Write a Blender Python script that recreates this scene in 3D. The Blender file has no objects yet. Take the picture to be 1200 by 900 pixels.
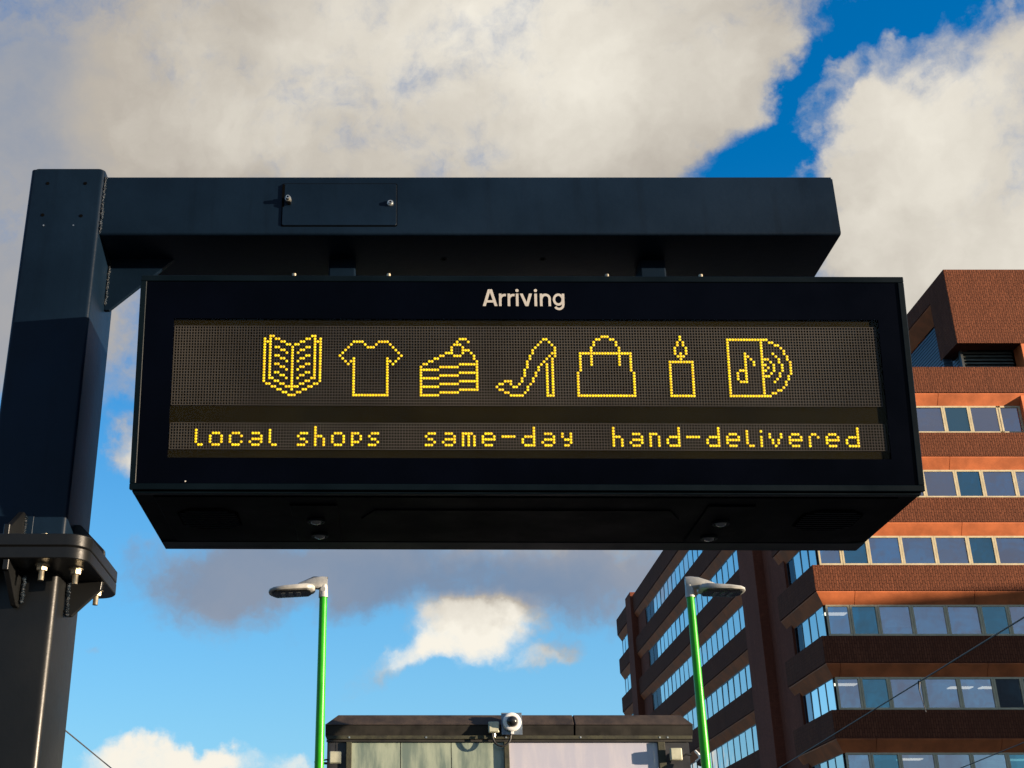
import bpy, bmesh, math, random
from mathutils import Vector, Matrix
random.seed(7)
D = bpy.data
scene = bpy.context.scene
COL = scene.collection
rad = math.radians

# ------------------------------------------------------------------ camera
F, PX, PY, CAMZ = 1495.73, 467.0, 450.0, 1.6        # focal length and principal point in 1200x900 pixels
SP, CP = 0.40269, 0.91533                           # sine and cosine of the upward pitch
cam_d = D.cameras.new("camera"); cam = D.objects.new("camera", cam_d); COL.objects.link(cam)
cam.location = (0, 0, CAMZ)
cam.rotation_euler = (math.pi / 2 + math.asin(SP), 0, 0)
cam_d.sensor_width = 36; cam_d.lens = 36 * F / 1200; cam_d.shift_x = (600 - PX) / 1200
cam_d.clip_start = 0.05; cam_d.clip_end = 5000
scene.camera = cam

def ray(px, py):
    x, y = px - PX, py - PY
    return Vector((x, F * CP + y * SP, F * SP - y * CP))
def at(px, py, Y):
    d = ray(px, py); return Vector((0, 0, CAMZ)) + d * (Y / d.y)

# ------------------------------------------------------------------ sky, sun, exposure
SUN_AZ, SUN_EL = 19.5, 4.6                           # degrees in front of +X, degrees above the horizon
sun_dir = Vector((math.cos(rad(SUN_EL)) * math.cos(rad(SUN_AZ)), -math.cos(rad(SUN_EL)) * math.sin(rad(SUN_AZ)), math.sin(rad(SUN_EL))))
sd = D.lights.new("sun", 'SUN'); so = D.objects.new("sun", sd); COL.objects.link(so)
sd.energy = 5.0; sd.angle = rad(0.5); sd.color = (1.0, 0.80, 0.58)
so.rotation_euler = sun_dir.to_track_quat('Z', 'Y').to_euler()
so.location = (20, -10, 20)
scene.view_settings.view_transform = 'Standard'
scene.view_settings.look = 'None'
scene.view_settings.exposure = 1.4
scene.view_settings.gamma = 1.0

world = D.worlds.new("World"); scene.world = world; world.use_nodes = True
NT = world.node_tree; NT.nodes.clear()
class G:
    """small node building helper"""
    def __init__(s, nt): s.nt = nt
    def n(s, typ, **kw):
        nd = s.nt.nodes.new(typ)
        for k, v in kw.items(): setattr(nd, k, v)
        return nd
    def inp(s, sock, v):
        if hasattr(v, 'is_output'): s.nt.links.new(v, sock)
        elif v is not None: sock.default_value = v
    def m(s, op, a, b=None, c=None, clamp=False):
        nd = s.n('ShaderNodeMath', operation=op, use_clamp=clamp)
        s.inp(nd.inputs[0], a)
        if b is not None: s.inp(nd.inputs[1], b)
        if c is not None: s.inp(nd.inputs[2], c)
        return nd.outputs[0]
    def vm(s, op, a, b=None):
        nd = s.n('ShaderNodeVectorMath', operation=op); s.inp(nd.inputs[0], a)
        if b is not None: s.inp(nd.inputs[1], b)
        return nd.outputs['Value'] if op in ('DOT_PRODUCT', 'LENGTH') else nd.outputs[0]
    def noise(s, vec, scale, detail=8, rough=0.5, dist=0.0, col=False):
        nd = s.n('ShaderNodeTexNoise'); s.inp(nd.inputs['Vector'], vec)
        nd.inputs['Scale'].default_value = scale; nd.inputs['Detail'].default_value = detail
        nd.inputs['Roughness'].default_value = rough; nd.inputs['Distortion'].default_value = dist
        return nd.outputs['Color' if col else 'Fac']
    def mr(s, v, a, b, c=0.0, d=1.0, smooth=True):
        nd = s.n('ShaderNodeMapRange', interpolation_type='SMOOTHSTEP' if smooth else 'LINEAR')
        s.inp(nd.inputs[0], v)
        for i, x in enumerate((a, b, c, d)): nd.inputs[i + 1].default_value = x
        return nd.outputs[0]
    def mix(s, f, a, b, blend='MIX'):
        nd = s.n('ShaderNodeMix', data_type='RGBA', blend_type=blend)
        s.inp(nd.inputs[0], f); s.inp(nd.inputs[6], a); s.inp(nd.inputs[7], b)
        return nd.outputs[2]
    def ramp(s, f, stops):
        nd = s.n('ShaderNodeValToRGB'); s.inp(nd.inputs[0], f)
        cr = nd.color_ramp
        while len(cr.elements) < len(stops): cr.elements.new(0.5)
        for e, (p, c) in zip(cr.elements, stops): e.position = p; e.color = (*c, 1)
        return nd.outputs[0]

SKY_STRENGTH = 0.082
def build_sky():
    g = G(NT)
    sky = g.n('ShaderNodeTexSky', sky_type='NISHITA', sun_disc=False)
    sky.sun_elevation = rad(SUN_EL); sky.sun_rotation = math.atan2(sun_dir.x, sun_dir.y)
    sky.air_density = 1.0; sky.dust_density = 0.6; sky.ozone_density = 3.0
    hs = g.n('ShaderNodeHueSaturation'); hs.inputs['Saturation'].default_value = 1.42; hs.inputs['Value'].default_value = 1.0
    NT.links.new(sky.outputs[0], hs.inputs['Color'])
    base = g.mix(1.0, hs.outputs[0], (1.55, 1.72, 1.95, 1), 'MULTIPLY')
    tc = g.n('ShaderNodeTexCoord').outputs['Generated']
    d0 = g.vm('NORMALIZE', tc)
    # warp the direction a little so that the cloud edges come out ragged
    w1 = g.vm('SUBTRACT', g.noise(d0, 5.0, 5, 0.55, col=True), (0.5, 0.5, 0.5))
    wn = g.n('ShaderNodeVectorMath', operation='SCALE'); g.inp(wn.inputs[0], w1); wn.inputs['Scale'].default_value = 0.10
    d = g.vm('ADD', d0, wn.outputs[0])
    w2 = g.vm('SUBTRACT', g.noise(d0, 19.0, 6, 0.6, col=True), (0.5, 0.5, 0.5))
    wn2 = g.n('ShaderNodeVectorMath', operation='SCALE'); g.inp(wn2.inputs[0], w2); wn2.inputs['Scale'].default_value = 0.055
    d = g.vm('ADD', d, wn2.outputs[0])
    sz = g.n('ShaderNodeSeparateXYZ'); g.inp(sz.inputs[0], d0)
    kk = 0.38 / SKY_STRENGTH
    base = g.mix(g.mr(sz.outputs[2], 0.05, 0.55, 0.62, 0.0), base, (0.36 * kk, 0.69 * kk, 0.95 * kk, 1))
    R_ = Vector((1, 0, 0)); U_ = Vector((0, SP, -CP)); Wf = Vector((0, CP, SP))   # three fixed directions of the sky vault
    a = g.vm('DOT_PRODUCT', d, tuple(R_)); b = g.vm('DOT_PRODUCT', d, tuple(U_))
    front = g.mr(g.vm('DOT_PRODUCT', d0, tuple(Wf)), 0.0, 0.25)
    cb = g.n('ShaderNodeCombineXYZ'); g.inp(cb.inputs[0], a); g.inp(cb.inputs[1], b); ab = cb.outputs[0]
    def blob(px, py, rx, ry, rot, amp, inner=0.0):
        v = Vector((px - PX, py - PY, F)); L = v.length
        mp = g.n('ShaderNodeMapping', vector_type='TEXTURE'); g.inp(mp.inputs[0], ab)
        mp.inputs['Location'].default_value = (v.x / L, v.y / L, 0)
        mp.inputs['Rotation'].default_value = (0, 0, rad(rot))
        mp.inputs['Scale'].default_value = (rx / L, ry / L, 1)
        ln = g.vm('LENGTH', mp.outputs[0])
        return g.mr(ln, 1.0, inner, 0.0, amp)
    def total(lst):
        t = None
        for q in lst:
            o = blob(*q); t = o if t is None else g.m('ADD', t, o)
        return g.m('MULTIPLY', t, front)
    cover = total([
        (600, 480, 1300, 900, 0, -0.75, 0.72),
        (430, 40, 660, 380, 0, 1.5, 0.55), (60, 260, 360, 260, 0, 0.9, 0.4), (790, 110, 300, 260, -25, 0.6, 0.3),
        (915, 130, 62, 175, 32, -1.6, 0.1), (1010, 40, 80, 60, 0, -0.25), (1010, 110, 85, 60, -20, 1.0), (1030, 45, 75, 26, -25, 0.8), (962, 85, 24, 90, 30, 1.25), (925, 195, 55, 50, 0, -1.3), (880, 110, 45, 90, 20, 0.5),
        (1170, 230, 260, 250, 0, 1.7, 0.45), (1040, 190, 120, 110, 0, 0.6), (1150, 55, 130, 45, 10, 0.5), (1050, 330, 200, 130, 0, 0.6),
        (1125, 0, 70, 26, 0, -1.5), (1040, 10, 110, 45, -15, -0.35),
        (40, 400, 150, 130, 0, 1.1, 0.2), (142, 520, 60, 60, 0, 1.5, 0.2), 
        (250, 685, 260, 85, 2, 1.15, 0.1), (400, 670, 200, 60, 0, 0.5), (560, 665, 400, 85, 0, 1.05, 0.2), (700, 690, 220, 110, -8, 0.9, 0.1), (470, 620, 560, 90, 0, 0.6),
        (548, 738, 105, 60, -8, 1.6, 0.2), (475, 780, 95, 36, -25, 1.15), (655, 772, 70, 26, -10, 1.0), (108, 766, 45, 16, 5, 0.9),
        (160, 900, 130, 38, 0, 1.7, 0.3), (260, 892, 80, 26, 0, 1.1), (355, 898, 60, 20, 0, 0.95),
    ])
    n1 = g.noise(d0, 4.5, 10, 0.56)
    n2 = g.noise(d0, 17.0, 6, 0.6)
    nn = g.m('ADD', g.m('MULTIPLY', g.m('SUBTRACT', n1, 0.5), 2.4), g.m('MULTIPLY', g.m('SUBTRACT', n2, 0.5), 1.5))
    n5 = g.noise(d, 40.0, 6, 0.65)
    nn = g.m('ADD', nn, g.m('MULTIPLY', g.m('SUBTRACT', n5, 0.5), 1.2))
    nn = g.m('ADD', nn, g.m('MULTIPLY', g.m('SUBTRACT', 1.0, front), 0.40))
    dens = g.mr(g.m('ADD', g.m('ADD', cover, nn), 0.10), -0.35, 1.05)
    # how bright and warm the cloud is at this place of the vault
    tone = total([
        (600, 60, 560, 260, 0, 0.36), (1180, 200, 330, 330, 0, 0.34, 0.2), (0, 200, 150, 330, 0, -0.16, 0.1), (230, 120, 260, 160, 0, 0.12),
        (360, 690, 480, 100, 0, -0.33, 0.4), (640, 690, 300, 100, 0, -0.25, 0.3), (548, 735, 120, 70, 0, 0.9, 0.4), (470, 772, 80, 30, 0, 0.45),
        (140, 525, 60, 60, 0, 0.35), (200, 900, 300, 60, 0, 0.60, 0.4), (650, 775, 60, 20, 0, 0.2),
    ])
    n3 = g.noise(d0, 3.2, 7, 0.5); n4 = g.noise(d, 9.0, 7, 0.55)
    lum = g.m('ADD', g.m('ADD', g.m('ADD', g.m('MULTIPLY', front, 0.28), 0.24), tone), g.m('ADD', g.m('MULTIPLY', g.m('SUBTRACT', n3, 0.5), 0.45), g.m('MULTIPLY', g.m('SUBTRACT', n4, 0.5), 0.55)))
    k = 0.38 / SKY_STRENGTH
    cc = g.ramp(lum, [(0.0, (0.20*k, 0.28*k, 0.41*k)), (0.3, (0.29*k, 0.33*k, 0.41*k)), (0.6, (0.50*k, 0.455*k, 0.395*k)), (1.0, (0.95*k, 0.90*k, 0.79*k))])
    colr = g.mix(dens, base, cc)
    bg = g.n('ShaderNodeBackground'); NT.links.new(colr, bg.inputs[0]); bg.inputs[1].default_value = SKY_STRENGTH
    out = g.n('ShaderNodeOutputWorld'); NT.links.new(bg.outputs[0], out.inputs[0])
build_sky()

# ------------------------------------------------------------------ materials
def material(name, base, rough=0.6, metal=0.0, spec=0.5, vary=0.25, vscale=6.0, bump=0.0, bscale=40.0, streak=0.0, emit=None, estr=0.0, coat=0.0):
    m = D.materials.new(name); m.use_nodes = True; nt = m.node_tree; g = G(nt)
    b = nt.nodes['Principled BSDF']
    b.inputs['Roughness'].default_value = rough; b.inputs['Metallic'].default_value = metal
    b.inputs['Specular IOR Level'].default_value = spec; b.inputs['Coat Weight'].default_value = coat
    tc = g.n('ShaderNodeTexCoord').outputs['Object']
    nz = g.noise(tc, vscale, 8, 0.6)
    dark = tuple(c * (1 - vary) for c in base) + (1,); light = tuple(min(1, c * (1 + vary)) for c in base) + (1,)
    c = g.mix(g.mr(nz, 0.3, 0.7), dark, light)
    if streak:
        mp = g.n('ShaderNodeMapping'); g.inp(mp.inputs[0], tc); mp.inputs['Scale'].default_value = (9, 9, 0.7)
        c = g.mix(g.m('MULTIPLY', g.mr(g.noise(mp.outputs[0], 3.0, 6, 0.6), 0.5, 0.75), streak), c, tuple(x * 0.35 for x in base) + (1,))
    nt.links.new(c, b.inputs['Base Color'])
    rr = g.mr(nz, 0.2, 0.8, max(0, rough - 0.08), min(1, rough + 0.1)); nt.links.new(rr, b.inputs['Roughness'])
    if bump:
        bp = g.n('ShaderNodeBump'); bp.inputs['Strength'].default_value = bump; bp.inputs['Distance'].default_value = 0.01
        g.inp(bp.inputs['Height'], g.noise(tc, bscale, 6, 0.6)); nt.links.new(bp.outputs[0], b.inputs['Normal'])
    if emit:
        b.inputs['Emission Color'].default_value = (*emit, 1); b.inputs['Emission Strength'].default_value = estr
    return m

M = {}
M['navy'] = material('navy_gloss_paint', (0.0034, 0.0105, 0.0225), 0.42, spec=0.13, vary=0.30, vscale=2.2, bump=0.05, bscale=60, streak=0.35)
M['navy_rough'] = material('navy_weld_paint', (0.006, 0.013, 0.022), 0.35, spec=0.4, vary=0.4, vscale=40, bump=0.9, bscale=160)
M['charcoal'] = material('charcoal_paint', (0.0056, 0.0060, 0.0062), 0.36, spec=0.3, vary=0.25, vscale=4.0, bump=0.05, bscale=60)
M['black'] = material('black_powder_coat', (0.0006, 0.0008, 0.0012), 0.5, spec=0.02, vary=0.3, vscale=8, bump=0.03, bscale=200)
M['casing'] = material('casing_edge_coat', (0.0018, 0.0050, 0.0080), 0.4, spec=0.07, vary=0.2, vscale=8)
M['bezel'] = material('black_glass_bezel', (0.0005, 0.0009, 0.0028), 0.25, spec=0.04, vary=0.4, vscale=3)
M['olive'] = material('olive_board', (0.0100, 0.0078, 0.0018), 0.8, spec=0.05, vary=0.35, vscale=3.5)
M['cell'] = material('dark_cell', (0.013, 0.011, 0.005), 0.85, spec=0.1, vary=0.3, vscale=3)
M['louvre_grid'] = material('grey_louvre_plastic', (0.060, 0.053, 0.044), 0.7, spec=0.1, vary=0.35, vscale=2.5)
M['led'] = material('lit_amber_led', (0.2, 0.12, 0.0), 0.4, vary=0.1, emit=(1.0, 0.65, 0.0), estr=0.47)
M['white_print'] = material('off_white_print', (0.46, 0.43, 0.39), 0.5, vary=0.05)
M['zinc'] = material('zinc_bolt', (0.55, 0.54, 0.48), 0.35, metal=0.9, vary=0.3, vscale=60)
M['brass'] = material('warm_bolt', (0.36, 0.31, 0.22), 0.4, metal=0.8, vary=0.3, vscale=60)
M['hole'] = material('dark_hole', (0.003, 0.003, 0.003), 0.9, spec=0.0)
M['lens'] = material('downlight_glass', (0.10, 0.11, 0.11), 0.15, spec=0.8, vary=0.3, vscale=60)
M['green'] = material('lime_green_paint', (0.018, 0.30, 0.001), 0.33, spec=0.35, vary=0.12, vscale=4, bump=0.03)
M['silver'] = material('silver_lamp_casting', (0.34, 0.34, 0.32), 0.45, metal=0.2, vary=0.15, vscale=10, bump=0.1, bscale=120)
M['lamp_glass'] = material('lamp_lens', (0.012, 0.013, 0.013), 0.25, spec=0.5, vary=0.5, vscale=20)
M['fascia'] = material('weathered_bronze_fascia', (0.042, 0.028, 0.019), 0.7, vary=0.45, vscale=5, streak=0.6, bump=0.3, bscale=50)
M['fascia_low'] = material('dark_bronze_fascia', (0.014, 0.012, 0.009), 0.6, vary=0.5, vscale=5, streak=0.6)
M['moss_trim'] = material('mossy_gutter', (0.030, 0.030, 0.015), 0.7, vary=0.5, vscale=8, bump=0.3)
M['kiosk_panel'] = material('dark_grey_end_panel', (0.022, 0.023, 0.027), 0.5, vary=0.3, vscale=4, streak=0.4)
M['box_plastic'] = material('pale_junction_box', (0.42, 0.42, 0.31), 0.5, vary=0.12, vscale=10)
M['white_plastic'] = material('white_camera_plastic', (0.72, 0.72, 0.70), 0.4, vary=0.08)
M['plate'] = material('galvanised_plate', (0.16, 0.20, 0.25), 0.45, metal=0.5, vary=0.3, vscale=12)
M['cable'] = material('black_cable', (0.010, 0.010, 0.010), 0.5, vary=0.2)
M['wire'] = material('steel_wire', (0.10, 0.095, 0.09), 0.5, metal=0.6, vary=0.2)
M['frame'] = material('cream_window_frame', (0.50, 0.43, 0.27), 0.5, vary=0.15, vscale=2)
M['frame_dark'] = material('dark_window_frame', (0.05, 0.055, 0.055), 0.4, vary=0.2, vscale=2)
M['interior'] = material('office_interior', (0.05, 0.05, 0.05), 0.9, vary=0.3, vscale=0.6)
M['ceil_light'] = material('office_ceiling_light', (0.9, 0.9, 0.8), 0.5, emit=(1.0, 0.95, 0.75), estr=0.6)
M['louvre_blue'] = material('blue_louvre', (0.055, 0.10, 0.145), 0.5, vary=0.2, vscale=2)
M['louvre_grey'] = material('grey_louvre', (0.14, 0.15, 0.13), 0.5, vary=0.2, vscale=2)
M['dark_gap'] = material('shadow_gap', (0.012, 0.009, 0.008), 0.9, spec=0.0)
M['soffit'] = material('terracotta_soffit_panel', (0.56, 0.145, 0.040), 0.6, vary=0.22, vscale=0.9, bump=0.25, bscale=14)
M['roofing'] = material('roof_felt', (0.05, 0.05, 0.05), 0.9)
M['asphalt'] = material('asphalt', (0.05, 0.05, 0.05), 0.9, vary=0.3, vscale=4, bump=0.4, bscale=60)
M['paving'] = material('grey_paving', (0.10, 0.095, 0.09), 0.85, vary=0.2, vscale=1.5, bump=0.3, bscale=40)
M['concrete'] = material('pale_concrete', (0.32, 0.30, 0.27), 0.8, vary=0.2, vscale=0.7, bump=0.3, bscale=8)

def vary_leds():
    nt = M['led'].node_tree; g = G(nt); b = nt.nodes['Principled BSDF']
    tc = g.n('ShaderNodeTexCoord').outputs['Object']
    st = g.mr(g.noise(tc, 120.0, 2, 0.5), 0.3, 0.7, 0.36, 0.58, False); nt.links.new(st, b.inputs['Emission Strength'])
    nt.links.new(g.mix(g.mr(g.noise(tc, 90.0, 2, 0.5), 0.35, 0.65), (1.0, 0.58, 0.0, 1), (1.0, 0.72, 0.0, 1)), b.inputs['Emission Color'])
vary_leds()
M['blind'] = material('pale_window_blind', (0.55, 0.56, 0.50), 0.8, vary=0.15, vscale=3, streak=0.3)

def brick_mat(name, c1, c2, mortar, cw, ch, strength=0.8, vertical=True):
    m = D.materials.new(name); m.use_nodes = True; nt = m.node_tree; g = G(nt); b = nt.nodes['Principled BSDF']
    tc = g.n('ShaderNodeTexCoord').outputs['Object']
    sp = g.n('ShaderNodeSeparateXYZ'); g.inp(sp.inputs[0], tc)
    hor = g.m('ADD', sp.outputs[0], sp.outputs[1])
    cb = g.n('ShaderNodeCombineXYZ')
    if vertical: g.inp(cb.inputs[0], sp.outputs[2]); g.inp(cb.inputs[1], hor)
    else: g.inp(cb.inputs[0], hor); g.inp(cb.inputs[1], sp.outputs[2])
    bt = g.n('ShaderNodeTexBrick'); g.inp(bt.inputs['Vector'], cb.outputs[0])
    bt.inputs['Scale'].default_value = 1.0; bt.inputs['Brick Width'].default_value = cw; bt.inputs['Row Height'].default_value = ch
    bt.inputs['Mortar Size'].default_value = ch * 0.16; bt.inputs['Mortar Smooth'].default_value = 0.6; bt.inputs['Bias'].default_value = 0.1
    bt.inputs['Color1'].default_value = (*c1, 1); bt.inputs['Color2'].default_value = (*c2, 1); bt.inputs['Mortar'].default_value = (*mortar, 1)
    nz = g.noise(tc, 0.35, 6, 0.6)
    c = g.mix(g.mr(nz, 0.3, 0.7, 0.0, 0.45), bt.outputs['Color'], (*[x * 0.5 for x in c1], 1))
    c = g.mix(g.mr(g.noise(tc, 5.0, 6, 0.7), 0.35, 0.7, 0.0, 0.5), c, (*[x * 0.55 for x in c2], 1))
    ms = g.n('ShaderNodeMapping'); g.inp(ms.inputs[0], tc); ms.inputs['Scale'].default_value = (1.6, 1.6, 0.12)
    c = g.mix(g.mr(g.noise(ms.outputs[0], 1.0, 7, 0.65), 0.50, 0.72, 0.0, 0.55), c, (*[x * 0.42 for x in c1], 1))
    c = g.mix(g.mr(g.noise(tc, 0.9, 7, 0.7), 0.60, 0.75, 0.0, 0.35), c, (*[min(1, x * 1.5) for x in c1], 1))
    nt.links.new(c, b.inputs['Base Color']); b.inputs['Roughness'].default_value = 0.9; b.inputs['Specular IOR Level'].default_value = 0.2
    bp = g.n('ShaderNodeBump'); bp.inputs['Strength'].default_value = strength; bp.inputs['Distance'].default_value = 0.05
    hh = g.m('ADD', g.m('MULTIPLY', bt.outputs['Fac'], -1.0), g.m('MULTIPLY', g.noise(tc, 9.0, 4, 0.6), 0.9))
    g.inp(bp.inputs['Height'], hh); nt.links.new(bp.outputs[0], b.inputs['Normal'])
    return m
M['rib_brick'] = brick_mat('ribbed_brown_brick', (0.205, 0.066, 0.030), (0.150, 0.046, 0.020), (0.065, 0.018, 0.008), 0.34, 0.115, 0.8)
M['plain_brick'] = brick_mat('plain_brown_brick', (0.27, 0.080, 0.042), (0.22, 0.065, 0.035), (0.15, 0.048, 0.027), 0.225, 0.075, 0.35, vertical=False)

def glass_mat(name, tint, refl, gloss_col=(1, 1, 1), wobble=0.02, body=0.25, bodycol=(0.02, 0.022, 0.025)):
    m = D.materials.new(name); m.use_nodes = True; nt = m.node_tree; g = G(nt); nt.nodes.clear()
    tc = g.n('ShaderNodeTexCoord').outputs['Object']
    tr = g.n('ShaderNodeBsdfTransparent'); tr.inputs[0].default_value = (*tint, 1)
    df = g.n('ShaderNodeBsdfDiffuse'); df.inputs[0].default_value = (*bodycol, 1)
    gl = g.n('ShaderNodeBsdfGlossy'); gl.inputs[0].default_value = (*gloss_col, 1); gl.inputs['Roughness'].default_value = 0.015
    if wobble:
        bp = g.n('ShaderNodeBump'); bp.inputs['Strength'].default_value = 0.35; bp.inputs['Distance'].default_value = wobble
        g.inp(bp.inputs['Height'], g.noise(tc, 0.8, 2, 0.4)); nt.links.new(bp.outputs[0], gl.inputs['Normal'])
    m0 = g.n('ShaderNodeMixShader'); m0.inputs[0].default_value = body
    nt.links.new(tr.outputs[0], m0.inputs[1]); nt.links.new(df.outputs[0], m0.inputs[2])
    fr = g.n('ShaderNodeFresnel'); fr.inputs['IOR'].default_value = 1.5
    fac = g.m('ADD', g.m('MULTIPLY', fr.outputs[0], 0.9), refl, clamp=True)
    m1 = g.n('ShaderNodeMixShader'); g.inp(m1.inputs[0], fac)
    nt.links.new(m0.outputs[0], m1.inputs[1]); nt.links.new(gl.outputs[0], m1.inputs[2])
    o = g.n('ShaderNodeOutputMaterial'); nt.links.new(m1.outputs[0], o.inputs[0])
    return m
M['pane'] = glass_mat('office_glass', (0.55, 0.56, 0.60), 0.40, (0.90, 0.88, 1.0))
M['pane_teal'] = glass_mat('teal_office_glass', (0.10, 0.25, 0.32), 0.36, (0.38, 0.70, 0.82))
M['pane_side'] = glass_mat('side_office_glass', (0.35, 0.40, 0.45), 0.52, (0.92, 0.92, 0.92))
M['pane_dark'] = glass_mat('open_dark_glass', (0.15, 0.15, 0.15), 0.03, (0.4, 0.4, 0.45))
M['screen_glass'] = glass_mat('screen_glass', (0.96, 0.96, 0.97), 0.0, (0.14, 0.14, 0.15), 0, 0.0)

def panel_mat(name, c1, c2, c3, sheen):
    m = D.materials.new(name); m.use_nodes = True; nt = m.node_tree; g = G(nt); b = nt.nodes['Principled BSDF']
    tc = g.n('ShaderNodeTexCoord').outputs['Object']
    mp = g.n('ShaderNodeMapping'); g.inp(mp.inputs[0], tc); mp.inputs['Scale'].default_value = (3.2, 1, 0.6)
    c = g.mix(g.mr(g.noise(mp.outputs[0], 2.0, 6, 0.6), 0.35, 0.65), (*c1, 1), (*c2, 1))
    c = g.mix(g.mr(g.noise(tc, 3.0, 8, 0.7), 0.58, 0.8, 0, 0.7), c, (*c3, 1))
    nt.links.new(c, b.inputs['Base Color']); b.inputs['Roughness'].default_value = 0.25
    b.inputs['Specular IOR Level'].default_value = sheen; b.inputs['Coat Weight'].default_value = 0.3
    return m
M['milky_green'] = panel_mat('algae_stained_glazing', (0.13, 0.17, 0.14), (0.32, 0.36, 0.27), (0.07, 0.10, 0.04), 0.6)
M['milky_lilac'] = panel_mat('milky_glazing', (0.42, 0.42, 0.50), (0.50, 0.48, 0.53), (0.33, 0.35, 0.46), 0.6)

# ------------------------------------------------------------------ geometry helpers
class MB:
    def __init__(s): s.v = []; s.f = []
    def poly(s, vs, fs):
        o = len(s.v); s.v += [tuple(x) for x in vs]; s.f += [tuple(i + o for i in f) for f in fs]; return s
    def box(s, x0, x1, y0, y1, z0, z1):
        return s.poly([(x0,y0,z0),(x1,y0,z0),(x1,y1,z0),(x0,y1,z0),(x0,y0,z1),(x1,y0,z1),(x1,y1,z1),(x0,y1,z1)],
                      [(0,3,2,1),(4,5,6,7),(0,1,5,4),(1,2,6,5),(2,3,7,6),(3,0,4,7)])
    def prism(s, pts, axis, a, b):
        """pts: outline (two coordinates), extruded along axis from a to b"""
        n = len(pts)
        def mk(p, t):
            return {'x': (t, p[0], p[1]), 'y': (p[0], t, p[1]), 'z': (p[0], p[1], t)}[axis]
        vs = [mk(p, a) for p in pts] + [mk(p, b) for p in pts]
        fs = [tuple(range(n)), tuple(range(2 * n - 1, n - 1, -1))] + [(i, i + n, (i + 1) % n + n, (i + 1) % n) for i in range(n)]
        return s.poly(vs, fs)
    def tube(s, p0, p1, r0, r1=None, seg=12, caps=True):
        r1 = r0 if r1 is None else r1
        p0, p1 = Vector(p0), Vector(p1); d = (p1 - p0).normalized()
        a = d.orthogonal().normalized(); b = d.cross(a)
        vs = []
        for p, r in ((p0, r0), (p1, r1)):
            for i in range(seg):
                t = 2 * math.pi * i / seg; vs.append(p + (a * math.cos(t) + b * math.sin(t)) * r)
        fs = [(i, (i + 1) % seg, (i + 1) % seg + seg, i + seg) for i in range(seg)]
        if caps: fs += [tuple(range(seg - 1, -1, -1)), tuple(range(seg, 2 * seg))]
        return s.poly(vs, fs)
    def path(s, pts, r, seg=8):
        for i in range(len(pts) - 1): s.tube(pts[i], pts[i + 1], r, r, seg)
        return s
    def loft(s, rings, close=True):
        n = len(rings[0]); vs = [p for r in rings for p in r]; fs = []
        for k in range(len(rings) - 1):
            for i in range(n):
                j = (i + 1) % n; fs.append((k*n+i, k*n+j, (k+1)*n+j, (k+1)*n+i))
        if close: fs += [tuple(range(n - 1, -1, -1)), tuple(range((len(rings)-1)*n, len(rings)*n))]
        return s.poly(vs, fs)
    def mesh(s, name, m, smooth=None, bevel=0.0, bseg=2):
        me = D.meshes.new(name); me.from_pydata(s.v, [], s.f); me.materials.append(m)
        bm = bmesh.new(); bm.from_mesh(me)
        bmesh.ops.recalc_face_normals(bm, faces=bm.faces)
        if bevel:
            ed = [e for e in bm.edges if len(e.link_faces) == 2 and e.calc_face_angle(0) > 0.5]
            bmesh.ops.bevel(bm, geom=ed, offset=bevel, segments=bseg, affect='EDGES', profile=0.6)
        if smooth:
            for f in bm.faces: f.smooth = True
            for e in bm.edges:
                if len(e.link_faces) == 2 and e.calc_face_angle(0) > rad(smooth): e.smooth = False
        bm.to_mesh(me); bm.free(); return me
    def build(s, name, m, parent=None, smooth=None, bevel=0.0, bseg=2, loc=(0, 0, 0)):
        return link(name, s.mesh(name, m, smooth, bevel, bseg), parent, loc)
def link(name, me, parent=None, loc=(0, 0, 0), rot=None):
    o = D.objects.new(name, me); COL.objects.link(o); o.location = loc
    if rot is not None: o.rotation_euler = rot
    if parent is not None: o.parent = parent
    return o
def tag(o, label=None, cat=None, group=None, kind=None):
    if label: o['label'] = label
    if cat: o['category'] = cat
    if group: o['group'] = group
    if kind: o['kind'] = kind
    return o
def thing(name, label, cat, loc=(0, 0, 0), group=None):
    return tag(link(name, None, None, loc), label, cat, group)
def rrect(x0, x1, y0, y1, r, seg=4):
    out = []
    for cx, cy, a0 in ((x1 - r, y1 - r, 0), (x0 + r, y1 - r, 90), (x0 + r, y0 + r, 180), (x1 - r, y0 + r, 270)):
        for i in range(seg + 1):
            t = rad(a0 + 90 * i / seg); out.append((cx + r * math.cos(t), cy + r * math.sin(t)))
    return out

# ------------------------------------------------------------------ ground
def build_ground():
    o = MB().poly([(-1500,-1500,0),(1500,-1500,0),(1500,1500,0),(-1500,1500,0)], [(0,1,2,3)]).build('ground', M['asphalt']); tag(o, kind='structure')
    o = MB().box(-14, 18, -6, 9, -0.02, 0.13).build('platform_paving', M['paving'], bevel=0.01); tag(o, kind='structure')
    o = MB().box(-14, 18, 13.5, 24, -0.02, 0.13).build('far_pavement', M['paving'], bevel=0.01); tag(o, kind='structure')
build_ground()

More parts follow.
